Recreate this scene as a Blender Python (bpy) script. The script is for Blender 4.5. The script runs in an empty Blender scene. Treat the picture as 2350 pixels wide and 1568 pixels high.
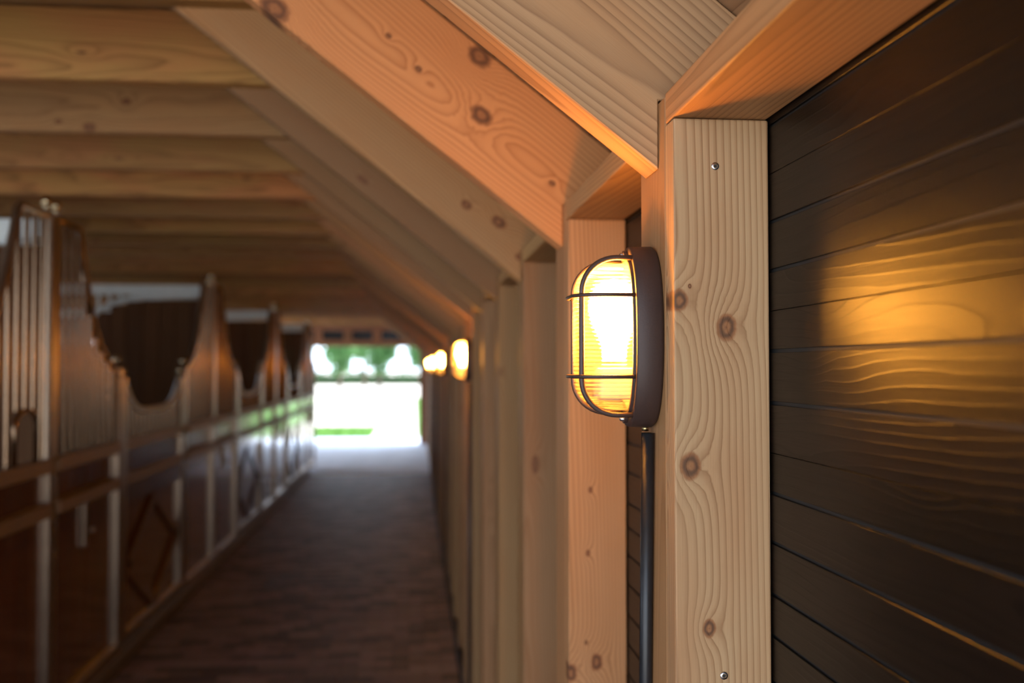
import bpy, bmesh, math, random
from mathutils import Vector, Matrix
random.seed(7)
S = bpy.context.scene
COL = S.collection
R = math.radians
EYE = 1.8                      # eye height above the floor; heights called "z over eye" add this
F = 2285.0                     # focal length in pixels of the 2350 px wide frame

# ------------------------------------------------------------------ camera
cd = bpy.data.cameras.new('camera'); cam = bpy.data.objects.new('camera', cd); COL.objects.link(cam)
cd.sensor_width = 36.0; cd.lens = 36.0 * F / 2350.0
cam.location = (0, 0, EYE)
cam.rotation_euler = (R(90) + math.atan(59 / F), 0, -math.atan(225 / F))
cd.dof.use_dof = True; cd.dof.focus_distance = 1.13; cd.dof.aperture_fstop = 3.3
cd.clip_start = 0.02; cd.clip_end = 1000
S.camera = cam
S.cycles.caustics_refractive = False

# ------------------------------------------------------------------ world, sun, exposure
W = bpy.data.worlds.new('sky'); S.world = W; W.use_nodes = True
bg = W.node_tree.nodes['Background']
bg.inputs['Color'].default_value = (0.80, 0.93, 1.12, 1)
bg.inputs['Strength'].default_value = 4.7
sl = bpy.data.lights.new('sun', 'SUN'); sun = bpy.data.objects.new('sun', sl); COL.objects.link(sun)
sl.energy = 9.0; sl.angle = R(2); sl.color = (1, .95, .86)
sun.rotation_euler = (R(8), R(38), 0)
S.view_settings.view_transform = 'Standard'; S.view_settings.look = 'None'
S.view_settings.gamma = 1; S.view_settings.use_curve_mapping = False
S.view_settings.exposure = -0.22

# ------------------------------------------------------------------ helpers
def tag(o, label=None, cat=None, group=None, kind=None):
    if label: o['label'] = label
    if cat: o['category'] = cat
    if group: o['group'] = group
    if kind: o['kind'] = kind
    return o
def empty(name, loc=(0, 0, 0), **k):
    o = bpy.data.objects.new(name, None); COL.objects.link(o); o.location = loc
    o.empty_display_size = .05
    return tag(o, **k)
def link(name, me, parent=None, loc=(0, 0, 0), rot=(0, 0, 0)):
    o = bpy.data.objects.new(name, me); COL.objects.link(o)
    o.parent = parent; o.location = loc; o.rotation_euler = rot
    return o
def mesh(name, bm, mat, smooth=False):
    me = bpy.data.meshes.new(name); bmesh.ops.recalc_face_normals(bm, faces=bm.faces)
    bm.to_mesh(me); bm.free()
    if mat: me.materials.append(mat)
    if smooth:
        for p in me.polygons: p.use_smooth = True
    return me
def box(bm, a, b):
    v = [bm.verts.new((x, y, z)) for x in (a[0], b[0]) for y in (a[1], b[1]) for z in (a[2], b[2])]
    for q in ((0,1,3,2),(4,6,7,5),(0,4,5,1),(2,3,7,6),(0,2,6,4),(1,5,7,3)): bm.faces.new([v[i] for i in q])
def bevel(bm, w, seg=1):
    if w: bmesh.ops.bevel(bm, geom=list(bm.edges), offset=w, segments=seg, affect='EDGES', profile=.5)
def box_me(name, a, b, mat, bev=0.002, seg=1):
    bm = bmesh.new(); box(bm, a, b); bevel(bm, bev, seg); return mesh(name, bm, mat)
def prism(name, pts, y0, y1, mat, bev=0.0015):       # polygon in local XZ, thickness along local Y
    bm = bmesh.new()
    A = [bm.verts.new((p[0], y0, p[1])) for p in pts]; B = [bm.verts.new((p[0], y1, p[1])) for p in pts]
    bm.faces.new(A); bm.faces.new(B[::-1]); n = len(pts)
    for i in range(n): bm.faces.new((A[i], A[(i+1) % n], B[(i+1) % n], B[i]))
    bmesh.ops.recalc_face_normals(bm, faces=bm.faces)
    bevel(bm, bev); return mesh(name, bm, mat)
def tube(bm, pts, r, n=10, caps=True, closed=False):
    pts = [Vector(p) for p in pts]; rings = []; m = len(pts); up = None
    for i, p in enumerate(pts):
        if closed: t = (pts[(i+1) % m] - pts[i-1]).normalized()
        else: t = (pts[min(i+1, m-1)] - pts[max(i-1, 0)]).normalized()
        if up is None: up = t.orthogonal().normalized()
        up = (up - t * up.dot(t)).normalized(); s = t.cross(up)
        rr = r[i] if isinstance(r, (list, tuple)) else r
        rings.append([bm.verts.new(p + (up * math.cos(a) + s * math.sin(a)) * rr) for a in [2*math.pi*j/n for j in range(n)]])
    for i in range(m if closed else m-1):
        A, B = rings[i], rings[(i+1) % m]
        for j in range(n): bm.faces.new((A[j], A[(j+1) % n], B[(j+1) % n], B[j]))
    if caps and not closed: bm.faces.new(rings[0][::-1]); bm.faces.new(rings[-1])
def lathe(bm, prof, axis=Vector((0,0,1)), org=Vector((0,0,0)), n=16):   # prof: (r, h)
    axis = Vector(axis).normalized(); u = axis.orthogonal().normalized(); v = axis.cross(u); org = Vector(org); rings = []
    for r, h in prof:
        if r < 1e-6: rings.append([bm.verts.new(org + axis*h)])
        else: rings.append([bm.verts.new(org + axis*h + (u*math.cos(2*math.pi*j/n) + v*math.sin(2*math.pi*j/n))*r) for j in range(n)])
    for A, B in zip(rings, rings[1:]):
        for j in range(n):
            k = (j+1) % n
            f = [A[j % len(A)], A[k % len(A)], B[k % len(B)], B[j % len(B)]]
            g = []
            for q in f:
                if q not in g: g.append(q)
            if len(g) > 2: bm.faces.new(g)
def copy_tree(o, parent=None):
    c = o.copy(); COL.objects.link(c); c.parent = parent
    for ch in list(o.children): copy_tree(ch, c)
    return c

# ------------------------------------------------------------------ materials
class NT:
    def __init__(s, name):
        s.m = bpy.data.materials.new(name); s.m.use_nodes = True; s.t = s.m.node_tree
        s.b = s.t.nodes['Principled BSDF']; s.out = s.t.nodes['Material Output']
    def n(s, ty, **k):
        nd = s.t.nodes.new(ty)
        for a, v in k.items(): setattr(nd, a, v)
        return nd
    def set(s, sock, v):
        if hasattr(v, 'is_linked') or hasattr(v, 'links'): s.t.links.new(v, sock)
        else: sock.default_value = v
    def math(s, op, a, b=0, c=0, clamp=False):
        nd = s.n('ShaderNodeMath', operation=op, use_clamp=clamp)
        for i, v in enumerate((a, b, c)): s.set(nd.inputs[i], v)
        return nd.outputs[0]
    def vec(s, op, a, b=(0, 0, 0), out=0):
        nd = s.n('ShaderNodeVectorMath', operation=op)
        s.set(nd.inputs[0], a); s.set(nd.inputs[1], b)
        return nd.outputs[1] if op in ('LENGTH', 'DISTANCE') else nd.outputs[0]
    def noise(s, v, scale=1, detail=2, rough=.5, dist=0):
        nd = s.n('ShaderNodeTexNoise'); s.set(nd.inputs['Vector'], v)
        nd.inputs['Scale'].default_value = scale; nd.inputs['Detail'].default_value = detail
        nd.inputs['Roughness'].default_value = rough; nd.inputs['Distortion'].default_value = dist
        return nd.outputs['Fac']
    def ramp(s, f, stops, interp='LINEAR'):
        nd = s.n('ShaderNodeValToRGB'); s.set(nd.inputs[0], f); cr = nd.color_ramp; cr.interpolation = interp
        while len(cr.elements) < len(stops): cr.elements.new(.5)
        for e, (p, c) in zip(cr.elements, stops):
            e.position = p; e.color = (c, c, c, 1) if not isinstance(c, (tuple, list)) else (*c, 1)
        return nd.outputs[0]
    def mix(s, f, a, b, blend='MIX'):
        nd = s.n('ShaderNodeMix', data_type='RGBA', blend_type=blend)
        s.set(nd.inputs[0], f)
        for i, v in ((6, a), (7, b)):
            if isinstance(v, (tuple, list)): v = (*v, 1)[:4]
            s.set(nd.inputs[i], v)
        return nd.outputs[2]
    def smooth(s, v, a, b):
        nd = s.n('ShaderNodeMapRange', interpolation_type='SMOOTHSTEP'); s.set(nd.inputs[0], v)
        nd.inputs[1].default_value = a; nd.inputs[2].default_value = b
        return nd.outputs[0]

def wood(name, light=(.50, .28, .112), dark=(.25, .105, .032), ring=.0075, pith=(.045, .065), knots=(), rand_knots=True,
         rough=.55, coat=0, contrast=.85, bump=.25, tint=.4, wav=.012, rand=True, vr=(.72, .38), spec=.4, wx=.8, knotcol=(.16, .06, .025), taper=.02, warm=(.46,.20,.062)):
    """sawn softwood: local X along the grain, growth rings round a pith, knots bending the rings"""
    N = NT(name); tc = N.n('ShaderNodeTexCoord').outputs['Object']
    oi = N.n('ShaderNodeObjectInfo').outputs['Random']
    P0 = tc
    if rand:
        off = N.n('ShaderNodeCombineXYZ'); N.set(off.inputs[0], N.math('MULTIPLY', oi, 61.0))
        N.set(off.inputs[1], N.math('MULTIPLY', N.math('SINE', N.math('MULTIPLY', oi, 91.0)), .02))
        N.set(off.inputs[2], N.math('MULTIPLY', N.math('SINE', N.math('MULTIPLY', oi, 57.0)), .05))
        P = N.vec('ADD', tc, off.outputs[0])
    else: P = tc
    sep = N.n('ShaderNodeSeparateXYZ'); N.set(sep.inputs[0], P); x, y, z = sep.outputs
    wob = N.noise(N.vec('MULTIPLY', P, (wx, 7, 7)), 1, 2, .45)
    wob2 = N.noise(N.vec('MULTIPLY', P, (9, 30, 30)), 1, 2, .5)
    dy = N.math('SUBTRACT', y, pith[0]); dz = N.math('SUBTRACT', z, pith[1])
    r = N.math('SQRT', N.math('ADD', N.math('MULTIPLY', dy, dy), N.math('MULTIPLY', dz, dz)))
    r = N.math('ADD', r, N.math('MULTIPLY', x, taper))
    r = N.math('ADD', r, N.math('MULTIPLY', wob, wav * 2.4))
    r = N.math('ADD', r, N.math('MULTIPLY', wob2, wav * .16))
    kmask = None; kdn = None
    def addmask(k):
        nonlocal kmask
        kmask = k if kmask is None else N.math('MAXIMUM', kmask, k)
    for (kx, kz, kr) in knots:
        d = N.vec('SUBTRACT', tc, (kx, 0, kz)); d = N.vec('MULTIPLY', d, (.72, 0.0, 1.0))
        dn = N.math('DIVIDE', N.vec('LENGTH', d), kr)
        dn = N.math('ADD', dn, N.math('MULTIPLY', N.math('SUBTRACT', N.noise(tc, 70, 2), .5), .5))
        g = N.math('EXPONENT', N.math('MULTIPLY', N.math('POWER', N.math('MULTIPLY', dn, .50), 1.6), -1.0))
        r = N.math('ADD', r, N.math('MULTIPLY', g, kr * 1.9))
        addmask(N.math('SUBTRACT', 1, N.smooth(dn, .84, 1.10))); kdn = N.math('MINIMUM', dn, kdn) if kdn is not None else dn
    if rand_knots:
        vo = N.n('ShaderNodeTexVoronoi', feature='F1'); N.set(vo.inputs['Vector'], N.vec('MULTIPLY', P, (3.1, 4.2, 8.2)))
        vo.inputs['Scale'].default_value = 1; dv = vo.outputs['Distance']
        g = N.math('EXPONENT', N.math('MULTIPLY', N.math('POWER', N.math('MULTIPLY', dv, 5.5), 1.4), -1.0))
        r = N.math('ADD', r, N.math('MULTIPLY', g, .030))
        addmask(N.math('SUBTRACT', 1, N.smooth(dv, .06, .095)))
    ph = N.math('DIVIDE', r, ring)
    jit = N.noise(N.vec('MULTIPLY', P, (.4, 16, 16)), 1, 1)
    ph = N.math('ADD', ph, N.math('MULTIPLY', jit, 1.6))
    fr = N.math('FRACT', ph)
    late = N.ramp(fr, [(0, .25), (.07, 0.0), (.45, .12), (.80, .62), (.93, 1.0), (1, .25)])
    inten = N.math('ADD', .35, N.math('MULTIPLY', N.noise(N.vec('MULTIPLY', P, (.8, 22, 22)), 1, 1), .95))
    late = N.math('MULTIPLY', late, inten, clamp=True)
    late = N.math('MULTIPLY', late, contrast)
    fib = N.noise(N.vec('MULTIPLY', P, (12, 700, 700)), 1, 3, .6)
    blot = N.noise(N.vec('MULTIPLY', P, (2.2, 9, 9)), 1, 3, .55)
    base = N.mix(N.smooth(blot, .35, .7), light, warm)
    base = N.mix(tint, light, base) if not isinstance(tint, tuple) else base
    if rand:
        v = N.math('ADD', vr[0], N.math('MULTIPLY', N.math('FRACT', N.math('MULTIPLY', oi, 17.3)), vr[1]))
        hs = N.n('ShaderNodeHueSaturation'); N.set(hs.inputs['Value'], v)
        N.set(hs.inputs['Hue'], N.math('ADD', .490, N.math('MULTIPLY', N.math('FRACT', N.math('MULTIPLY', oi, 7.7)), .014)))
        N.set(hs.inputs['Color'], base); base = hs.outputs[0]
    col = N.mix(late, base, dark)
    col = N.mix(N.math('MULTIPLY', N.smooth(fib, .45, .75), .16), col, N.mix(1, col, (.62, .55, .5), 'MULTIPLY'))
    if kmask is not None:
        kc = N.mix(N.noise(tc, 160, 2) if kdn is None else N.math('MULTIPLY', N.math('ADD', .55, N.math('MULTIPLY', N.math('SINE', N.math('MULTIPLY', kdn, 8.5)), .45)), N.math('ADD', .5, N.noise(tc, 200, 2))), (knotcol[0]*.35, knotcol[1]*.3, knotcol[2]*.3), (knotcol[0]*1.9, knotcol[1]*2.0, knotcol[2]*1.7))
        col = N.mix(N.math('MULTIPLY', kmask, .88), col, kc)
    N.set(N.b.inputs['Base Color'], col)
    N.set(N.b.inputs['Roughness'], N.math('ADD', rough, N.math('MULTIPLY', fib, .12)))
    if coat: N.b.inputs['Coat Weight'].default_value = coat; N.b.inputs['Coat Roughness'].default_value = .08
    N.b.inputs['Specular IOR Level'].default_value = spec
    bp = N.n('ShaderNodeBump'); bp.inputs['Strength'].default_value = bump; bp.inputs['Distance'].default_value = .0012
    hgt = N.math('ADD', N.math('MULTIPLY', late, .7), N.math('MULTIPLY', fib, .5)); N.set(bp.inputs['Height'], hgt)
    N.set(N.b.inputs['Normal'], bp.outputs[0])
    return N.m

def plain(name, col, rough=.5, metal=0, nscale=0, namp=.3, coat=0, bump=0, spec=None, island=0):
    N = NT(name); c = (*col, 1)
    if nscale:
        tc = N.n('ShaderNodeTexCoord').outputs['Object']; nz = N.noise(tc, nscale, 4, .6)
        c = N.mix(N.math('MULTIPLY', nz, 1), tuple(v*(1-namp) for v in col), tuple(min(1, v*(1+namp)) for v in col))
        N.set(N.b.inputs['Roughness'], N.math('ADD', rough - .08, N.math('MULTIPLY', nz, .16)))
        if bump:
            bp = N.n('ShaderNodeBump'); bp.inputs['Strength'].default_value = bump; bp.inputs['Distance'].default_value = .002
            N.set(bp.inputs['Height'], nz); N.set(N.b.inputs['Normal'], bp.outputs[0])
    else: N.b.inputs['Roughness'].default_value = rough
    if island:
        rnd = N.math('FRACT', N.math('ADD', N.n('ShaderNodeNewGeometry').outputs['Random Per Island'], N.n('ShaderNodeObjectInfo').outputs['Random']))
        hs = N.n('ShaderNodeHueSaturation'); N.set(hs.inputs['Value'], N.math('ADD', 1 - island, N.math('MULTIPLY', rnd, 2*island)))
        N.set(hs.inputs['Hue'], N.math('ADD', .49, N.math('MULTIPLY', N.math('FRACT', N.math('MULTIPLY', rnd, 7.1)), .02)))
        N.set(hs.inputs['Color'], c); c = hs.outputs[0]
    N.set(N.b.inputs['Base Color'], c); N.b.inputs['Metallic'].default_value = metal
    if coat: N.b.inputs['Coat Weight'].default_value = coat; N.b.inputs['Coat Roughness'].default_value = .12
    return N.m

# local coords of posts: x = height (world z over the object's origin), z = -world X offset
M = {}
M['post'] = wood('larch_post', vr=(.56, .36))
M['hero'] = wood('larch_hero_board', light=(.53,.345,.180), dark=(.31,.155,.065), rand=False, rand_knots=False, pith=(.030, .062), ring=.0070, wx=.35, warm=(.46,.23,.10),
                 knots=[(1.8442, -.0049, .0118), (1.6906, .0366, .0118), (1.5116, .0163, .0078), (1.874, .0485, .010), (1.8901, .0366, .0022)],
                 wav=.0045, taper=.014, contrast=.95, tint=.7)
M['core'] = wood('larch_core', ring=.005, pith=(.0, .14), contrast=.6, rand_knots=False)
M['rafter'] = wood('larch_rafter', light=(.46,.26,.105), dark=(.23,.095,.032), vr=(.62, .40), pith=(.05, -.06), ring=.009)
M['rafter0'] = wood('larch_rafter_near', light=(.48,.29,.145), dark=(.22,.105,.045), pith=(.042, .075), ring=.0085, rand=False, rand_knots=False, wav=.016, taper=.03, contrast=.8)
M['rafter1'] = wood('larch_rafter_rosy', light=(.66,.305,.115), dark=(.36,.12,.03), pith=(.05, .09), ring=.0070, rand=False, rand_knots=False, warm=(.60,.24,.08),
                    knots=[(-.354, .190, .020), (-.281, .102, .018), (-.513, .110, .0055), (-.43, .096, .0065), (-.093, .085, .0055), (-.71, .013, .024)], contrast=.85)
M['rafter2'] = wood('larch_rafter_third', light=(.44,.25,.105), dark=(.23,.10,.035), pith=(.05, -.03), ring=.009, rand=False, rand_knots=False, knots=[(-.242, .07, .013), (-.145, .088, .017), (-.045, .047, .009)])
M['post1'] = wood('larch_post_second', light=(.52,.285,.130), rand=False, rand_knots=False, pith=(.04, .07), ring=.0060, wx=.6, wav=.008, knots=[(1.571, .013, .005), (1.454, .018, .005), (1.289, .022, .004), (1.234, .051, .013), (1.252, .002, .012)])
M['joist4'] = wood('larch_joist_knotty', light=(.43,.24,.095), dark=(.20,.085,.03), pith=(.04, .12), ring=.013, wav=.035, contrast=.8, rand=False, rand_knots=False, knots=[(-1.158, .128, .016), (-1.30, .020, .020), (-1.42, .04, .012)])
M['joist'] = wood('larch_joist', light=(.44,.250,.068), dark=(.20,.085,.018), pith=(.06, .02), ring=.013, wav=.03, contrast=.8, tint=.8, vr=(.60, .65))
M['plate'] = wood('larch_plate', light=(.58,.33,.13), dark=(.27,.13,.05), pith=(.05, .07), ring=.007, rand_knots=False)
M['deck'] = wood('roof_boards', light=(.40,.24,.12), dark=(.22,.11,.05))
M['dark'] = wood('dark_stained_wall_board', light=(.012,.0075,.0048), dark=(.004,.0027,.002), warm=(.007,.0045,.003), knotcol=(.02,.013,.01), ring=.009, wav=.03,
                 rough=.30, spec=.17, contrast=.75, bump=.28, pith=(.03, .02), tint=.6)
M['stall'] = wood('varnished_stall_board', light=(.16,.050,.012), dark=(.06,.017,.005), warm=(.11,.030,.007), knotcol=(.03,.012,.006), rough=.16, coat=1, bump=.03, contrast=.5, rand_knots=False)
M['jamb'] = wood('brown_door_timber', light=(.33,.15,.07), dark=(.2,.08,.035), warm=(.3,.12,.05), rand_knots=False)
M['rear'] = wood('brown_rear_board', light=(.14,.060,.018), dark=(.06,.024,.007), warm=(.12,.045,.012), spec=.2, knotcol=(.03,.015,.01), rand_knots=False)
M['steel'] = plain('galvanised_steel', (.40,.29,.20), .34, .9, 14, .22)
M['rail'] = plain('brown_steel_rail', (.30,.185,.095), .50, .35, 14, .2)
M['bar'] = plain('bronzed_steel_bar', (.33,.215,.13), .24, 1, 25, .30)
M['pale'] = plain('pale_galvanised_frame', (.80,.88,.90), .45, 0, 14, .15)
M['brass'] = plain('brass_ball', (.72,.58,.36), .18, 1)
M['lampmetal'] = plain('brown_cast_housing', (.055,.032,.027), .50, .15, 320, .18, bump=.10)
M['cage'] = plain('brown_cage_wire', (.07,.042,.034), .42, .2)
M['pvc'] = plain('black_conduit', (.014,.015,.018), .38, 0, 60, .3)
M['zinc'] = plain('zinc_screw', (.62,.64,.68), .25, 1)
M['recess_shade'] = plain('screw_recess', (.02,.02,.02), .6)  # also on the right wall backing, as shade between the planks
M['copper'] = plain('brass_gland', (.55,.42,.2), .3, 1)
M['brick'] = plain('brown_paving_brick', (.205,.128,.108), .60, 0, 40, .35, bump=.3, island=.55)
M['paver'] = plain('grey_paver', (.64,.71,.84), .7, 0, 30, .15, island=.10)
M['joint'] = plain('joint_sand', (.035,.026,.022), .9)
M['kerb'] = plain('kerb_brown', (.16,.105,.065), .6, 0, 20, .25)
M['kerbg'] = plain('kerb_grey', (.16,.15,.15), .7, 0, 20, .2)
M['sand'] = plain('pale_sand', (.66,.60,.52), .9, 0, .6, .12)
M['grass'] = plain('lawn', (.07,.19,.008), .9, 0, 3, .4)
M['bark'] = plain('bark', (.10,.075,.055), .9, 0, 4, .3)
M['glassdark'] = plain('dark_transom_glass', (.012,.013,.016), .12)
M['roofing'] = plain('roof_covering', (.06,.05,.05), .8)
def leafmat(name, col):
    N = NT(name); gi = N.n('ShaderNodeNewGeometry').outputs['Random Per Island']
    hs = N.n('ShaderNodeHueSaturation'); N.set(hs.inputs['Value'], N.math('ADD', .6, N.math('MULTIPLY', gi, .8))); hs.inputs['Color'].default_value = (*col, 1)
    N.set(N.b.inputs['Base Color'], hs.outputs[0]); N.b.inputs['Roughness'].default_value = .5
    tr = N.n('ShaderNodeBsdfTranslucent'); N.set(tr.inputs[0], hs.outputs[0]); mx = N.n('ShaderNodeMixShader'); mx.inputs[0].default_value = .45
    N.t.links.new(N.b.outputs[0], mx.inputs[1]); N.t.links.new(tr.outputs[0], mx.inputs[2]); N.t.links.new(mx.outputs[0], N.out.inputs[0])
    return N.m
M['leaf'] = leafmat('tree_leaves', (.13,.29,.10)); M['leaf2'] = leafmat('hedge_leaves', (.04,.11,.03))
def bulbmat():
    N = NT('glowing_bulb'); e = N.n('ShaderNodeEmission'); e.inputs[0].default_value = (1, .39, .045, 1); e.inputs[1].default_value = 560
    N.t.links.new(e.outputs[0], N.out.inputs[0]); return N.m
M['bulb'] = bulbmat()
def covermat():
    N = NT('ribbed_glass_cover'); tc = N.n('ShaderNodeTexCoord').outputs['Object']
    sep = N.n('ShaderNodeSeparateXYZ'); N.set(sep.inputs[0], tc)
    ribs = N.math('SINE', N.math('MULTIPLY', sep.outputs[2], 2*math.pi/.0048))
    bp = N.n('ShaderNodeBump'); bp.inputs['Strength'].default_value = .8; bp.inputs['Distance'].default_value = .0012; N.set(bp.inputs['Height'], ribs)
    tp = N.n('ShaderNodeBsdfTransparent'); tp.inputs[0].default_value = (1, .96, .9, 1)
    tl = N.n('ShaderNodeBsdfTranslucent'); tl.inputs[0].default_value = (1, .93, .78, 1); N.set(tl.inputs['Normal'], bp.outputs[0])
    gl = N.n('ShaderNodeBsdfGlossy'); gl.inputs['Roughness'].default_value = .12; N.set(gl.inputs['Normal'], bp.outputs[0])
    rib01 = N.math('ADD', .5, N.math('MULTIPLY', ribs, .5))
    m1 = N.n('ShaderNodeMixShader'); N.set(m1.inputs[0], N.math('ADD', .014, N.math('MULTIPLY', rib01, .036)))
    N.t.links.new(tp.outputs[0], m1.inputs[1]); N.t.links.new(tl.outputs[0], m1.inputs[2])
    rf = N.n('ShaderNodeBsdfRefraction'); rf.inputs['IOR'].default_value = 1.12; rf.inputs['Roughness'].default_value = .42; N.set(rf.inputs['Normal'], bp.outputs[0])
    m0 = N.n('ShaderNodeMixShader'); m0.inputs[0].default_value = .5; N.t.links.new(tp.outputs[0], m0.inputs[1]); N.t.links.new(rf.outputs[0], m0.inputs[2]); N.t.links.new(m0.outputs[0], m1.inputs[1])
    m2 = N.n('ShaderNodeMixShader'); fz = N.n('ShaderNodeFresnel'); fz.inputs[0].default_value = 1.4; N.set(m2.inputs[0], fz.outputs[0])
    N.t.links.new(m1.outputs[0], m2.inputs[1]); N.t.links.new(gl.outputs[0], m2.inputs[2]); N.t.links.new(m2.outputs[0], N.out.inputs[0])
    return N.m
M['cover'] = covermat()

# ------------------------------------------------------------------ layout numbers (metres; camera eye at z = EYE)
XF, XW = .287, .396            # aisle face of the timber posts, face of the right wall
PITCH = .76; NP = 29; Y0 = 1.08
YEND, YOPEN = 23.5, -1.9       # far door wall, unseen near end, assumed open to let daylight in
XL, XB = -1.8, -5.4            # stall front plane, rear wall
ZJ = EYE + .945                # underside of joists
ZC = ZJ + .24
SL = .78
def E(z): return z + EYE

# ------------------------------------------------------------------ setting
fl = link('floor', box_me('floor', (XB-.2, YOPEN-.3, -.30), (.60, YEND+.6, -.012), M['joint'], 0)); tag(fl, kind='structure')
wr = link('wall_right', box_me('wall_right', (XW+.0058, YOPEN, -.02), (XW+.055, YEND-.02, E(.385)), M['recess_shade'], 0)); tag(wr, kind='structure')  # backing coloured black to stand in for shade in the plank grooves
YX = 17.5                      # unseen open side added past the last stall to let daylight in
WY = [(y-.9, y+.9) for y in (-.85, 3.1, 7.1, 11.1, 15.1)]       # unseen openings added in the rear wall to daylight joists and beams
ZW0, ZW1 = 1.42, 2.42
bm = bmesh.new(); box(bm, (XB-.12, YOPEN, -.02), (XB-.03, YX, ZW0)); box(bm, (XB-.12, YOPEN, ZW1), (XB-.03, YX, ZC))
edges = [YOPEN] + [e for w in WY for e in w] + [YX]
for a, b in zip(edges[::2], edges[1::2]): box(bm, (XB-.12, a, ZW0), (XB-.03, b, ZW1))
wl = link('wall_left', mesh('wall_left', bm, M['rear'])); tag(wl, kind='structure')
for i in range(14):
    z = .02 + .2*i
    for a, b in (zip(edges[::2], edges[1::2]) if 7 <= i <= 11 else [(YOPEN, YX)]):
        bm = bmesh.new(); box(bm, (0, -.012, 0), (b-a, .012, .196)); link('wall_plank', mesh('rear_board', bm, M['rear']), wl, (XB-.015, a, z), (0, 0, R(90)))
cl = link('ceiling', box_me('ceiling', (XB-.1, YOPEN-.2, ZC+.004), (-.68, YEND-.02, ZC+.05), M['deck'], 0)); tag(cl, kind='structure')
# sloping roof boards over the rafters: run along Y, laid up the slope
ang = math.atan(SL); zt0 = E(.2327) + .2615
def ztop(X): return zt0 + SL*(XF - X)
bw = .118
rd = link('ceiling', box_me('roof_slab', (0, YOPEN-.2, .024), (1.52, YEND-.02, .06), M['roofing'], 0), None, (-.70, 0, ztop(-.70)), (0, ang, 0)); tag(rd, kind='structure')
bm = bmesh.new(); box(bm, (0, -bw/2, 0), (YEND-YOPEN-.1, bw/2, .02)); bevel(bm, .002); me = mesh('roof_board', bm, M['deck'])
for i in range(12):
    link('roof_plank', me, rd, (.06 + .12*i, YOPEN, .0015), (0, 0, R(90)))

# right wall planks; joints measured down the first post
joints = [.60, .545, .49, .435, .380, .325, .271, .2168, .1628, .1079, .0629, .018, -.0399, -.0957, -.1403, -.1949, -.2527, -.2983]
tight = {.2168, .0629, -.0957}
while joints[-1] > -1.74: joints.append(joints[-1] - random.choice((.0545, .0545, .051, .057)))
joints = [j for j in joints if j <= .34]
for i in range(len(joints)-1):
    top, bot = joints[i], joints[i+1]
    gt = .0003 if top in tight else .0021; gb = .0003 if bot in tight else .0021
    h = (top-gt) - (bot+gb)
    prd = random.uniform(0, .0005)
    bm = bmesh.new(); box(bm, (0, -.0036, 0), (YEND-YOPEN-.1, prd, h)); bevel(bm, .0004)
    link('wall_plank', mesh('wall_board', bm, M['dark']), wr, (XW+.002, YOPEN, E(bot+gb)), (0, 0, R(90)))

# ------------------------------------------------------------------ timber posts, rafters, plates, joists
ORD = ['nearest', 'second', 'third', 'fourth', 'fifth', 'sixth', 'seventh']
def zone(k):
    return 'between the second and third lamp' if k < 10 else 'between the third and fourth lamp' if k < 15 else 'beyond the fourth lamp'
def lab(k, near, far):
    return near % ORD[k] if k < 7 else far % zone(k)
bw2 = (XW - XF) / 2
XC = XF + bw2
hb = box_me('face_board', (0, 0, -bw2), (E(.278), .037, bw2), M['post'], .0022, 2)
hb0 = hb.copy(); hb0.materials.clear(); hb0.materials.append(M['hero'])
cb = box_me('post_core', (0, 0, -bw2+.001), (E(.313), .122, bw2), M['core'], .0018)
hb1 = hb.copy(); hb1.materials.clear(); hb1.materials.append(M['post1'])
def torx():
    bm = bmesh.new(); lathe(bm, [(0, -.004), (.0036, -.004), (.0046, .0002), (.0042, .0010), (.0026, .0013)], (0, -1, 0), n=24)
    a = mesh('screw', bm, M['zinc'], True)
    bm = bmesh.new(); c = bm.verts.new((0, -.0008, 0)); vs = []
    for j in range(12):
        r = .0024 if j % 2 == 0 else .0014; vs.append(bm.verts.new((r*math.cos(j*math.pi/6), -.00135, r*math.sin(j*math.pi/6))))
    for j in range(12): bm.faces.new((c, vs[j], vs[(j+1) % 12]))
    return a, mesh('screw_recess', bm, M['recess_shade'])
scr, rec = torx()
for k in range(NP):
    Y = Y0 + PITCH*k
    t = empty('timber_post', (XC, Y, 0), label=lab(k, '%s sawn timber post from the camera along the right wall', 'thin blurred timber post along the right wall ' + '%s'),
              cat='post', group='timber posts along the right wall')
    if k == 0: t['label'] = 'sharp knotty timber post nearest the camera, with two screws'
    link('face_board', hb0 if k == 0 else hb1 if k == 1 else hb, t, (0, 0, 0), (0, R(-90), 0))
    link('core_timber', cb, t, (0, .038, 0), (0, R(-90), 0))
    if k == 0:
        for (X, z) in ((.3345, .2247), (.3415, -.3405)):
            s = link('screw', scr, t, (X-XC, 0, E(z))); link('screw_recess', rec, s)
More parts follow.
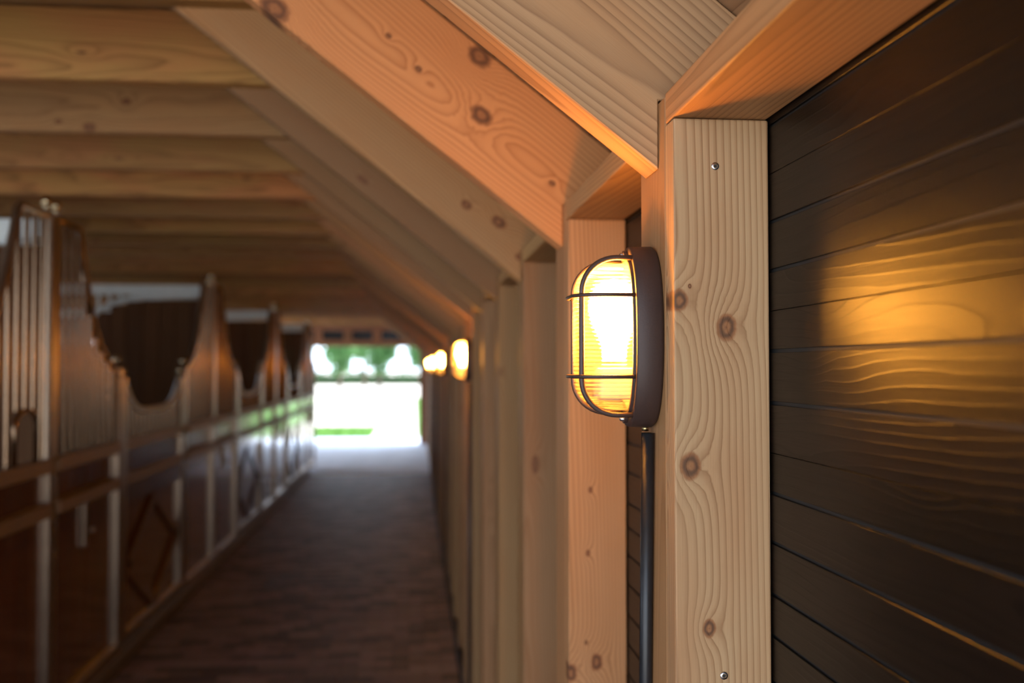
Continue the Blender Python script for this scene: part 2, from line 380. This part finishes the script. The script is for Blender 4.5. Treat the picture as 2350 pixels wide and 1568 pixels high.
# rafters: cut outline in the XZ plane, local frame rotated down the slope
XE = -.66
def rafter_mesh(name, mat):
    zb = lambda X: .2327 - SL*(X - XF)
    zt = lambda X: zb(X) + .2615
    pts = [(XE, zb(XE)), (XF-.0006, zb(XF)), (XF-.0006, .3155), (XW+.006, .3155), (XW+.006, zt(XW+.006)-.001), (XE, zt(XE)-.001)]
    c, s = math.cos(ang), math.sin(ang); o = (XF, .2327); loc = []
    for X, z in pts:
        dx, dz = X-o[0], z-o[1]; loc.append((dx*c - dz*s, dx*s + dz*c))
    return prism(name, loc, 0, .06, mat)
rm = {2: rafter_mesh('rafter_third', M['rafter2']), 0: rafter_mesh('rafter_near', M['rafter0']), 1: rafter_mesh('rafter_rosy', M['rafter1'])}; rg = rafter_mesh('rafter', M['rafter'])
for k in range(NP):
    o = link('rafter', rm.get(k, rg), None, (XF, Y0+.066+PITCH*k, E(.2327)), (0, ang, 0))
    l = lab(k, '%s slanting roof rafter from the camera, above the right-hand posts', 'narrow slanting rafter in the blurred row ' + '%s')
    if k == 0: l = 'nearest slanting rafter with an orange-lit underside above the first lamp'
    if k == 1: l = 'rosy slanting rafter with dark knots, second from the camera'
    tag(o, l, 'rafter', 'slanting rafters over the right wall')
# wall plates: flat timbers over the posts, one per bay
for k in range(0, NP):
    ya = YOPEN+.1 if k == 0 else Y0+PITCH*(k-1)+.162
    yb = Y0 + PITCH*k + .036
    bm = bmesh.new(); box(bm, (0, -bw2, 0), (yb-ya, bw2, .036)); bevel(bm, .002, 2)
    o = link('wall_plate', mesh('plate', bm, M['plate']), None, (XC, ya, E(.2795)), (0, 0, R(90)))
    l = lab(k, 'flat timber plate over the %s bay of dark wall boards', 'short timber plate over a blurred bay ' + '%s')
    if k == 0: l = 'orange-lit timber plate running from the nearest post over the dark wall'
    tag(o, l, 'beam', 'timber plates on top of the wall posts')
jm = box_me('joist', (XB+.02, -.06, 0), (-.665, 0, .238), M['joist'], .002)
jm2 = box_me('joist', (XB+.02, -.06, 0), (-.40, 0, .238), M['joist'], .002)
for k in range(NP):
    yj = Y0+.066+PITCH*k
    o = link('ceiling_joist', jm2, None, (0, yj-.0005, ZJ))
    if k == 4: jk = jm2.copy(); jk.materials.clear(); jk.materials.append(M['joist4']); o.data = jk
    if k < 2: l = 'ceiling joist over the camera, number %s from the open end' % ('one', 'two')[k]
    elif k == 2: l = 'uppermost ceiling joist, cut by the top edge of the photo'
    elif k < 10: l = '%s broad ceiling joist counted down from the top of the photo' % ['', 'second', 'third', 'fourth', 'fifth', 'sixth', 'seventh', 'eighth'][k-2]
    else: l = 'thin distant ceiling joist ' + ('above the second pair of stalls' if k < 17 else 'near the far doorway')
    tag(o, l, 'joist', 'ceiling joists across the stable aisle')

# ------------------------------------------------------------------ bulkhead lamps (local: origin at post face, -X out into the aisle)
def oval(w, h, n=48, p=2.35):
    pts = []
    for i in range(n):
        a = 2*math.pi*i/n; c, s = math.cos(a), math.sin(a)
        pts.append((w*math.copysign(abs(c)**(2/p), c), h*math.copysign(abs(s)**(2/p), s)))
    return pts
def loft(bm, rings, cap0=True, cap1=True):            # rings: list of (x, [(y,z)...])
    R_ = [[bm.verts.new((x, y, z)) for y, z in pts] for x, pts in rings]; n = len(R_[0])
    for A, B in zip(R_, R_[1:]):
        for j in range(n): bm.faces.new((A[j], A[(j+1) % n], B[(j+1) % n], B[j]))
    if cap0: bm.faces.new(R_[0])
    if cap1: bm.faces.new(R_[-1][::-1])
DB = .0315
def make_lamp():
    t = empty('bulkhead_lamp', (0, 0, 0))
    bm = bmesh.new()
    loft(bm, [(0, oval(.0575, .1055)), (-.004, oval(.0605, .1090)), (-DB+.002, oval(.0600, .1085)), (-DB, oval(.0588, .1072)), (-DB, oval(.0520, .0985)), (-DB+.010, oval(.0500, .0960)), (-DB+.016, oval(.046, .092))])
    link('housing', mesh('housing', bm, M['lampmetal'], False), t)
    for p in t.children[0].data.polygons: p.use_smooth = len(p.vertices) == 4
    bm = bmesh.new()
    for sz in (1, -1):                                 # screw lugs above and below the glass
        pass
    loft(bm, [(-DB+.011, oval(.0505, .0965)), (-DB-.0025, oval(.0505, .0965)), (-DB-.0025, oval(.0455, .0905)), (-DB+.011, oval(.0455, .0905))], False, False)
    link('clamp_ring', mesh('clamp_ring', bm, M['lampmetal'], True), t)
    for sz in (1, -1):
        bm = bmesh.new(); n = 14
        prof = [(.0095*math.cos(a), sz*(.0925 + .0115*math.sin(a))) for a in [math.pi*i/(n-1) for i in range(n)]]
        A = [bm.verts.new((-DB-.0005, y, z)) for y, z in prof]; B = [bm.verts.new((-DB-.0045, y, z)) for y, z in prof]
        bm.faces.new(A); bm.faces.new(B)
        for i in range(n): bm.faces.new((A[i], A[(i+1) % n], B[(i+1) % n], B[i]))
        lug = link('screw_lug', mesh('screw_lug', bm, M['lampmetal']), t)
        bm = bmesh.new(); lathe(bm, [(0, .0045), (.002, .0042), (.0032, .0028), (.0034, 0)], (-1, 0, 0), (-DB-.0045, 0, sz*.0985), 14)
        link('screw', mesh('lug_screw', bm, M['zinc'], True), lug)
    # glass cover: boxy dome
    bm = bmesh.new(); D = .0635; rings = []
    for i in range(17):
        q = i/16; x = -DB - D*math.sin(q*math.pi/2)**.9
        s = math.cos(q*math.pi/2); e = s**.42 if s > 1e-6 else .0
        if e < .05: e = .05
        rings.append((x, oval(.0440*e, .0885*(1-(1-e)*.62), 48, 2.5) if i < 16 else oval(.0440*.05, .0885*(1-.95*.62), 48, 2.5)))
    loft(bm, rings, False, True)
    g = link('glass_cover', mesh('glass_cover', bm, M['cover'], True), t)
    # cage
    def hoop(y0):
        pts = []; zt = .0925; xf = -DB-.0600; rr = .041
        pts.append((-DB+.004, y0, zt)); pts.append((-DB-.018, y0, zt))
        for i in range(1, 11):
            a = math.pi/2*i/10; pts.append((-DB-.018-(abs(xf+DB)-.018)*math.sin(a), y0, zt-rr*(1-math.cos(a))))
        return pts + [(x, y, -z) for x, y, z in pts[::-1]]
    for y0 in (-.031, .031):
        bm = bmesh.new(); tube(bm, hoop(y0), .0032, 10); link('cage_hoop', mesh('cage_hoop', bm, M['cage'], True), t)
    for z0 in (.0475, -.0475):
        pts = [(-DB+.004, -.0475, z0), (-DB-.030, -.0475, z0)]
        for i in range(1, 9):
            a = math.pi/2*i/8; pts.append((-DB-.030-.0390*math.sin(a), -.0475+.028*(1-math.cos(a)), z0))
        pts = pts + [(x, -y, z) for x, y, z in pts[::-1]]
        bm = bmesh.new(); tube(bm, pts, .0023, 10); link('cage_bar', mesh('cage_bar', bm, M['cage'], True), t)
    bm = bmesh.new(); lathe(bm, [(0, .050), (.012, .048), (.022, .040), (.0275, .026), (.0285, .012), (.025, -.006), (.017, -.024), (.0135, -.036), (.0135, -.048), (0, -.048)], (0, 0, 1), (-.047, 0, .020), 20)
    link('bulb', mesh('bulb', bm, M['bulb'], True), t)
    bm = bmesh.new(); box(bm, (-.068, -.018, -.075), (-.012, .018, -.037)); bevel(bm, .005, 2)
    link('bulb_socket', mesh('bulb_socket', bm, plain('white_socket', (.7,.68,.62), .5)), t)
    bm = bmesh.new(); tube(bm, [(-.009, 0, -.107), (-.009, 0, -.1135)], .0042, 14)
    link('cable_gland', mesh('cable_gland', bm, M['copper'], True), t)
    return t
lamp = make_lamp()
LN = ['cage lamp in focus on the nearest post, brown oval housing around glowing ribbed glass', 'blurred glowing cage lamp, second from the camera, on the sixth post',
      'small blurred lamp glow just left of the second lamp', 'tiny blurred lamp glow, fourth from the camera along the wall', 'farthest lamp, a faint orange dot near the doorway jamb']
for i in range(5):
    o = lamp if i == 0 else copy_tree(lamp)
    o.location = (XF-.0003, Y0+.101+PITCH*5*i, E(.0365))
    tag(o, LN[i], 'lamp', 'oval cage lamps along the right-hand posts')
# conduit below every lamp that shows one
bm = bmesh.new(); tube(bm, [(.278, 1.170, E(-.0785)), (.2785, 1.187, E(-.375)), (.2782, 1.196, E(-.9)), (.2785, 1.199, .002)], .0077, 20)
o = link('conduit_pipe', mesh('conduit_pipe', bm, M['pvc'], True)); tag(o, 'black round conduit pipe running down from the near lamp', 'pipe')
CN = ['thin dark conduit pipe below the second, blurred lamp', 'faint conduit line below the third lamp', 'faint conduit line below the fourth lamp', 'faint conduit line below the farthest lamp']
for i in range(1, 5):
    bm = bmesh.new(); tube(bm, [(.2775, Y0+.10+PITCH*5*i, E(-.0785)), (.278, Y0+.11+PITCH*5*i, .002)], .0077, 12)
    o = link('conduit_pipe', mesh('conduit_pipe', bm, M['pvc'], True)); tag(o, CN[i-1], 'pipe')

# ------------------------------------------------------------------ floor paving
bb = box_me('brick', (-.0975, -.0475, -.02), (.0975, .0475, 0), M['brick'], .003)
nb = 0
bmS = bmesh.new()
def bricks(bm, x0, x1, y0, y1, L, w, g, jit=.0015, zt=0):
    r = 0; y = y0
    while y < y1:
        x = x0 - (L/2 if r % 2 else 0)
        while x < x1:
            a, b = max(x, x0)+g/2, min(x+L, x1)-g/2
            if b-a > .02:
                dz = random.uniform(-jit, jit); box(bm, (a, y+g/2, -.02+zt), (b, min(y+w, y1)-g/2, dz+zt))
            x += L
        y += w; r += 1
XR = XF - .012
hbk = box_me('half_brick', (-.0475, -.0475, -.02), (.0475, .0475, 0), M['brick'], .003)
rows = 28; ys = 5.5
for r in range(rows):
    lay = [(-1.63+.2*n, bb) for n in range(10)] if r % 2 == 0 else [(-1.68, hbk)] + [(-1.53+.2*n, bb) for n in range(9)] + [(.22, hbk)]
    for x, me in lay:
        link('paving_brick', me, fl, (x+random.uniform(-.001, .001), ys+.1*r+.05, random.uniform(-.0015, .0015)), (0, 0, random.uniform(-.008, .008)))
ye = ys + .1*rows
bricks(bmS, XL+.06, XR, YOPEN, ys, .2, .1, .004)
bricks(bmS, XL+.06, XR, ye, 16.86, .2, .1, .004)
o = link('brick_paving', mesh('brick_paving', bmS, M['brick']), fl); o['kind'] = 'stuff'
bmS = bmesh.new(); bricks(bmS, XB, .38, 16.9, YEND+2.2, .3, .3, .006)
o = link('grey_paving', mesh('grey_paving', bmS, M['paver']), fl); o['kind'] = 'stuff'
k1 = link('trim_1', box_me('kerb', (XL-.06, 2.0, -.02), (XL+.062, 17.1, .075), M['kerb'], .006)); tag(k1, kind='structure')
k2 = link('trim_2', box_me('kerb', (XF-.012, 5.2, -.02), (XF-.002, 17.4, .03), M['kerbg'], .003)); tag(k2, kind='structure')

# ------------------------------------------------------------------ stable fronts on the left (local frame: x = world Y, front facing +X world)
ZT = {'top': E(.733), 'up': E(-.485), 'lo': E(-.700)}
half = 1.17
curve = [(.43, .725), (.47, .62), (.525, .50), (.59, .36), (.68, .22), (.80, .115), (.93, .045), (1.04, .0), (1.125, -.045)]
def ctop(d):
    d = abs(d)
    if d <= .43: return .725
    for (a, za), (b, zb) in zip(curve, curve[1:]):
        if d <= b: return za + (zb-za)*(d-a)/(b-a)
    return -.045
def front_box(name, ya, yb, xa, xb, za, zb, mat, parent, bev=.003):
    return link(name, box_me(name, (xa, ya, za), (xb, yb, zb), mat, bev), parent)
barmesh = {}
def bar(parent, dy, z0, z1, dx=0, r=.0135, mat='bar', name='bar'):
    bm = bmesh.new(); tube(bm, [(dx, dy, z0), (dx, dy, z1)], r, 8, False); return link(name, mesh('bar', bm, M[mat], True), parent)
def vplank(parent, ya, yb, z0, z1, dx=-.012, mat='stall', th=.022, name='plank'):
    bm = bmesh.new(); box(bm, (0, -th/2, -(yb-ya)/2+.002), (z1-z0, th/2, (yb-ya)/2-.002)); bevel(bm, .003)
    # local x -> world z, local z -> world y, local y -> world x
    o = link(name, mesh('stall_plank', bm, M[mat]), parent, (dx, (ya+yb)/2, z0)); o.rotation_euler = Matrix(((0,1,0),(0,0,1),(1,0,0))).to_euler(); return o
def ball(parent, x, y, z, r=.028):
    bm = bmesh.new(); lathe(bm, [(0, -r*1.5), (r*.55, -r*1.5), (r*.5, -r*.95)] + [(r*math.sin(a), -r*math.cos(a)) for a in [math.pi*(.18+.82*i/9) for i in range(10)]], (0,0,1), (x, y, z), 16)
    return link('ball_finial', mesh('ball_finial', bm, M['brass'], True), parent)
def fixed_front(yc, label, hatch):
    t = empty('stall_front', (XL, yc, 0), label=label, cat='stall front', group='fixed barred fronts of the horse stalls')
    p = front_box('center_post', -.055, .055, -.026, .026, .0, E(.76), M['steel'], t)
    for s in (-1, 1):
        y = s*(half-.04)
        front_box('side_post', y-.036, y+.036, -.026, .026, .0, E(-.005), M['steel'], t)
        ball(t, 0, y-.0, E(.045)); ball(t, 0, s*.07, E(.815), .026)
        # curved top edge of the bars
        pts = [(0, s*.04, E(.745)), (0, s*.40, E(.745))] + [(0, s*d, E(z)) for d, z in curve]
        bm = bmesh.new(); tube(bm, pts, .021, 8); link('curved_top_rail', mesh('curved_top_rail', bm, M['steel'], True), t)
        a, b = sorted((s*.056, s*(half-.082)))
        for nm, z in (('upper_rail', ZT['up']), ('lower_rail', ZT['lo'])):
            front_box(nm, a, b, -.03, .04, z-.033, z+.033, M['rail'], t)
        front_box('bottom_rail', a, b, -.03, .03, .075, .135, M['steel'], t)
        n = 10
        for i in range(n):
            d = .056 + (half-.138)*(i+.5)/n
            z0 = E(-.452)
            if hatch and s == -1 and 1 <= i <= 3: z0 = E(-.20)
            bar(t, s*d, z0, E(ctop(d)))
        if hatch and s == -1:
            yh = -.056-(half-.138)*2.5/10; w = .13
            pts = [(.005, yh-w, E(-.452))] + [(.005, yh-w*math.cos(a), E(-.27)+.07*math.sin(a)) for a in [math.pi*i/8 for i in range(9)]] + [(.005, yh+w, E(-.452))]
            bm = bmesh.new(); tube(bm, pts, .013, 8); link('feed_hatch', mesh('feed_hatch', bm, M['bar'], True), t)
        n = 6; w = (b-a)/n
        for i in range(n): vplank(t, a+w*i, a+w*(i+1), .137, ZT['lo']-.034)
        for i in range(n): vplank(t, a+w*i, a+w*(i+1), ZT['lo']+.034, ZT['up']-.034)
    for z in (-.455, -.53, -.665, -.76, -.93):
        bm = bmesh.new(); lathe(bm, [(0, .012), (.008, .009), (.011, 0)], (1, 0, 0), (.026, .012, E(z)), 10); link('bolt', mesh('bolt', bm, M['brass'], True), t)
    # drop latch on the lower panel
    l = link('drop_latch', box_me('drop_latch', (.004, .50, E(-.98)), (.022, .54, E(-.735)), M['steel'], .004), t)
    link('latch_plate', box_me('latch_plate', (.001, .56, E(-.93)), (.012, .63, E(-.735)), M['bar'], .003), l)
    bm = bmesh.new(); lathe(bm, [(0, .03), (.016, .026), (.018, .012), (.010, 0)], (1, 0, 0), (.012, .60, E(-.90)), 12); link('latch_knob', mesh('latch_knob', bm, M['steel'], True), l)
    return t
def stall_door(y0, y1, label):
    yc = (y0+y1)/2; w = (y1-y0)/2 - .012
    t = empty('stall_door', (XL, yc, 0), label=label, cat='door', group='swing doors of the horse stalls')
    for s in (-1, 1):
        a, b = sorted((s*w, s*(w-.10))); front_box('door_stile', a, b, -.024, .024, .10, E(-.065), M['steel'], t); ball(t, 0, (a+b)/2, E(-.025), .026)
    ub = []
    for i in range(21):
        q = -1 + i/10; d = q*(w-.105)
        ub.append((0, d, E(-.29 + .19*abs(q)**4.0)))
    bm = bmesh.new(); tube(bm, ub, .023, 8); link('neck_rail', mesh('neck_rail', bm, M['pale'], True), t)
    a, b = -w+.102, w-.102
    n = 14
    for i in range(n):
        d = a + (b-a)*(i+.5)/n; q = d/(w-.105)
        bar(t, d, E(-.452), E(-.30 + .19*abs(q)**4.0))
    for nm, z in (('upper_rail', ZT['up']), ('lower_rail', ZT['lo'])): front_box(nm, a, b, -.022, .022, z-.033, z+.033, M['rail'], t)
    front_box('bottom_rail', a, b, -.022, .022, .10, .16, M['steel'], t)
    k = 8; pw = (b-a)/k
    for i in range(k):
        vplank(t, a+pw*i, a+pw*(i+1), ZT['lo']+.034, ZT['up']-.034, -.004)
        vplank(t, a+pw*i, a+pw*(i+1), .162, ZT['lo']-.034, -.014)
    front_box('top_board', a, b, -.001, .02, ZT['lo']-.16, ZT['lo']-.036, M['stall'], t)
    # diamond of boards on the lower panel
    zc = (.162+ZT['lo']-.16)/2; hz = (ZT['lo']-.16-.162)/2-.02; hy = (b-a)/2-.05
    for (ya, za, yb, zb) in ((0, hz, hy, 0), (hy, 0, 0, -hz), (0, -hz, -hy, 0), (-hy, 0, 0, hz)):
        d = Vector((0, yb-ya, zb-za)); L = d.length; a2 = math.atan2(d.z, d.y)
        bm = bmesh.new(); box(bm, (-L/2, -.010, -.045), (L/2, .010, .045)); bevel(bm, .003)
        o = link('diamond_board', mesh('diamond_board', bm, M['stall']), t)
        mt = Matrix(((0, 1, 0), (math.cos(a2), 0, -math.sin(a2)), (math.sin(a2), 0, math.cos(a2))))
        o.rotation_euler = mt.to_euler(); o.location = (.010, (ya+yb)/2, zc+(za+zb)/2)
    return t
def partition(yc, label):
    t = empty('stall_partition', (XL, yc, 0), label=label, cat='partition', group='walls dividing the horse stalls')
    x0 = -.045; x1 = XB - XL + .02
    link('top_beam', box_me('top_beam', (x1, -.03, E(.645)), (x0, .03, E(.735)), M['pale'], .004), t)
    # arch: runs level near the aisle and drops away from it
    arc = []
    for i in range(15):
        q = i/14; arc.append((-.50 - .54*math.sin(q*math.pi/2), 0, E(.625 - .23*(1-math.cos(q*math.pi/2)))))
    arc = [(x0-.01, 0, E(.632)), (-.3, 0, E(.632))] + arc
    bm = bmesh.new(); tube(bm, arc, .028, 8); link('arch_rail', mesh('arch_rail', bm, M['pale'], True), t)
    def az(x):
        if x > -.50: return .60
        q = min(1, (-.50-x)/.54); return .60 - .23*(1-math.sqrt(max(0, 1-q*q)))
    for x in (-.70, -.80, -.90, -.99):
        bm = bmesh.new(); tube(bm, [(x, 0, E(az(x)+.02)), (x, 0, E(.65))], .016, 8, False); link('spindle', mesh('spindle', bm, M['pale'], True), t)
    front = -1.06
    x = x0
    while x > x1 + .05:
        xn = max(x-.14, x1); xm = (x+xn)/2; zt = E(az(xm)-.005) if xm > front else E(.20)
        bm = bmesh.new(); box(bm, (0, -.018, xn-xm+.002), (zt-.06, .018, x-xm-.002)); bevel(bm, .003)
        o = link('plank', mesh('partition_plank', bm, M['rear']), t, (xm, 0, .06))
        o.rotation_euler = Matrix(((0, 0, 1), (0, -1, 0), (1, 0, 0))).to_euler(); x = xn
    return t
C0 = 5.15; P4 = 4.01
cs = [C0 + P4*i for i in range(4)]
FL = ['nearest barred stall front, with arched feed hatch, at the left edge', 'second barred stall front, between the two nearest stall doors', 'third barred stall front down the aisle, small and blurred', 'farthest barred stall front, beside the bright doorway']
for i, c in enumerate(cs): fixed_front(c, FL[i], i == 0)
DL = ['nearest stall door with curved neck rail and diamond boards', 'second stall door down the aisle, with curved neck rail', 'farthest stall door, tiny beside the bright doorway']
for i in range(3): stall_door(cs[i]+half, cs[i+1]-half, DL[i])
PL = ['stall partition behind the nearest barred front, its pale beam at the left edge', 'stall partition with pale arched frame seen above the nearest door', 'third stall partition, dark above the second door', 'farthest stall partition, behind the last barred front']
for i, c in enumerate(cs): partition(c, PL[i])

# ------------------------------------------------------------------ far door wall
def ebox(name, a, b, mat, parent=None, bev=.004): return link(name, box_me(name, a, b, mat, bev), parent)
we = ebox('wall_end', (XB-.1, YEND, E(.86)), (.52, YEND+.14, ZC+.05), M['jamb']); tag(we, kind='structure')
wj = ebox('wall_end_left', (XB-.1, YEND, -.02), (-2.95, YEND+.14, E(.86)), M['jamb']); wj.name = 'wall_end_left'; tag(wj, kind='structure')
dr = ebox('door_1', (.135, YEND-.02, -.01), (.385, YEND+.14, E(.86)), M['jamb']); tag(dr, kind='structure')
o = ebox('door_header', (-2.95, YEND, E(.485)), (.135, YEND+.14, E(.63)), M['jamb'], dr)
wd = ebox('window_1', (-2.95, YEND+.06, E(.632)), (.133, YEND+.08, E(.858)), M['glassdark']); tag(wd, kind='structure')
for i in range(5):
    xm = -2.22 - .0 + .68*i - .0
    link('mullion', box_me('mullion', (xm-.10, YEND, E(.632)), (xm+.10, YEND+.055, E(.858)), M['jamb'], .004), wd)

# ------------------------------------------------------------------ outdoors
g1 = ebox('ground', (-160, YEND+2.2, -.30), (160, 420, -.03), M['sand'], None, 0); tag(g1, kind='structure')
g0 = ebox('ground', (-60, -60, -.40), (60, YEND+2.2, -.31), M['sand'], None, 0); tag(g0, kind='structure')
def lawn(x0, x1, y0, y1, label):
    bm = bmesh.new(); rr = random.Random(int(y0*7))
    box(bm, (x0, y0, -.03), (x1, y1, -.018))
    for _ in range(2500):
        x, y = rr.uniform(x0, x1), rr.uniform(y0, y1); a = rr.uniform(0, 6.28); h = rr.uniform(.03, .07)
        v = [bm.verts.new((x+.02*math.cos(a), y+.02*math.sin(a), -.02)), bm.verts.new((x-.02*math.cos(a), y-.02*math.sin(a), -.02)), bm.verts.new((x+rr.uniform(-.03, .03), y, h-.02))]
        bm.faces.new(v)
    o = link('lawn', mesh('lawn', bm, M['grass'])); tag(o, label, 'grass', kind='stuff')
lawn(-5.5, -1.1, 25.75, 31, 'strip of bright green grass left of the path outside the doorway')
lawn(.10, 3.5, 26.4, 60, 'narrow strip of grass along the right of the sand outside')
def leaves(bm, c, rad, n, s, rr):
    for _ in range(n):
        while True:
            p = Vector((rr.uniform(-1, 1), rr.uniform(-1, 1), rr.uniform(-1, 1)))
            if .2 < p.length < 1: break
        p = Vector((c[0]+p.x*rad[0], c[1]+p.y*rad[1], c[2]+p.z*rad[2]))
        a = Vector((rr.uniform(-1, 1), rr.uniform(-1, 1), rr.uniform(-1, 1))).normalized(); b = a.orthogonal().normalized()*s*.5; a = a*s
        bm.faces.new([bm.verts.new(p-a), bm.verts.new(p+b), bm.verts.new(p+a), bm.verts.new(p-b)])
tx = [(-8.9, 76), (-5.5, 75), (-2.65, 77), (.75, 75), (-10.9, 90), (-4.4, 90), (2.4, 90)]
TL = ['front row leafy tree at the left side of the doorway', 'front row leafy tree left of centre in the doorway', 'front row leafy tree right of centre in the doorway', 'front row leafy tree at the right side of the doorway',
      'back row tree hidden at the far left of the doorway', 'back row tree showing in the middle of the doorway', 'back row tree at the far right of the doorway']
for i, (x, Y) in enumerate(tx):
    rr = random.Random(i+3); t = empty('leafy_tree', (x, Y, 0), label=TL[i], cat='tree', group='trees beyond the sand')
    bm = bmesh.new(); tube(bm, [(0, 0, -.03), (.05, 0, 2), (-.05, .1, 4.5), (0, 0, 7)], [.16, .13, .10, .04], 10); link('trunk', mesh('trunk', bm, M['bark'], True), t)
    bm = bmesh.new(); bk = .5 if i > 3 else 0
    for q in range(12):
        c = (rr.uniform(-.9, .9), rr.uniform(-.7, .7), 2.6+.3*q+bk); leaves(bm, c, (.75, .7, .75), 260, .16, rr)
    if i < 4:
        for q in range(3): leaves(bm, (rr.uniform(-.8, .8), 0, 1.55+.3*q), (.45, .5, .45), 110, .15, rr)
    leaves(bm, (0, 0, 4.2+bk), (1.6, 1.4, 2.4), 1800, .16, rr)
    o = link('crown', mesh('crown', bm, M['leaf']), t)
rr = random.Random(5); bm = bmesh.new()
for i in range(46): leaves(bm, (-24+i*.9, 104+rr.uniform(-.6, .6), .75+rr.uniform(-.1, .2)), (.9, .8, .8), 160, .14, rr)
box(bm, (-24, 103.8, 0), (17, 104.2, .9))
o = link('hedge', mesh('hedge', bm, M['leaf2'])); tag(o, 'low green hedge behind the trees at the far side of the sand', 'hedge')
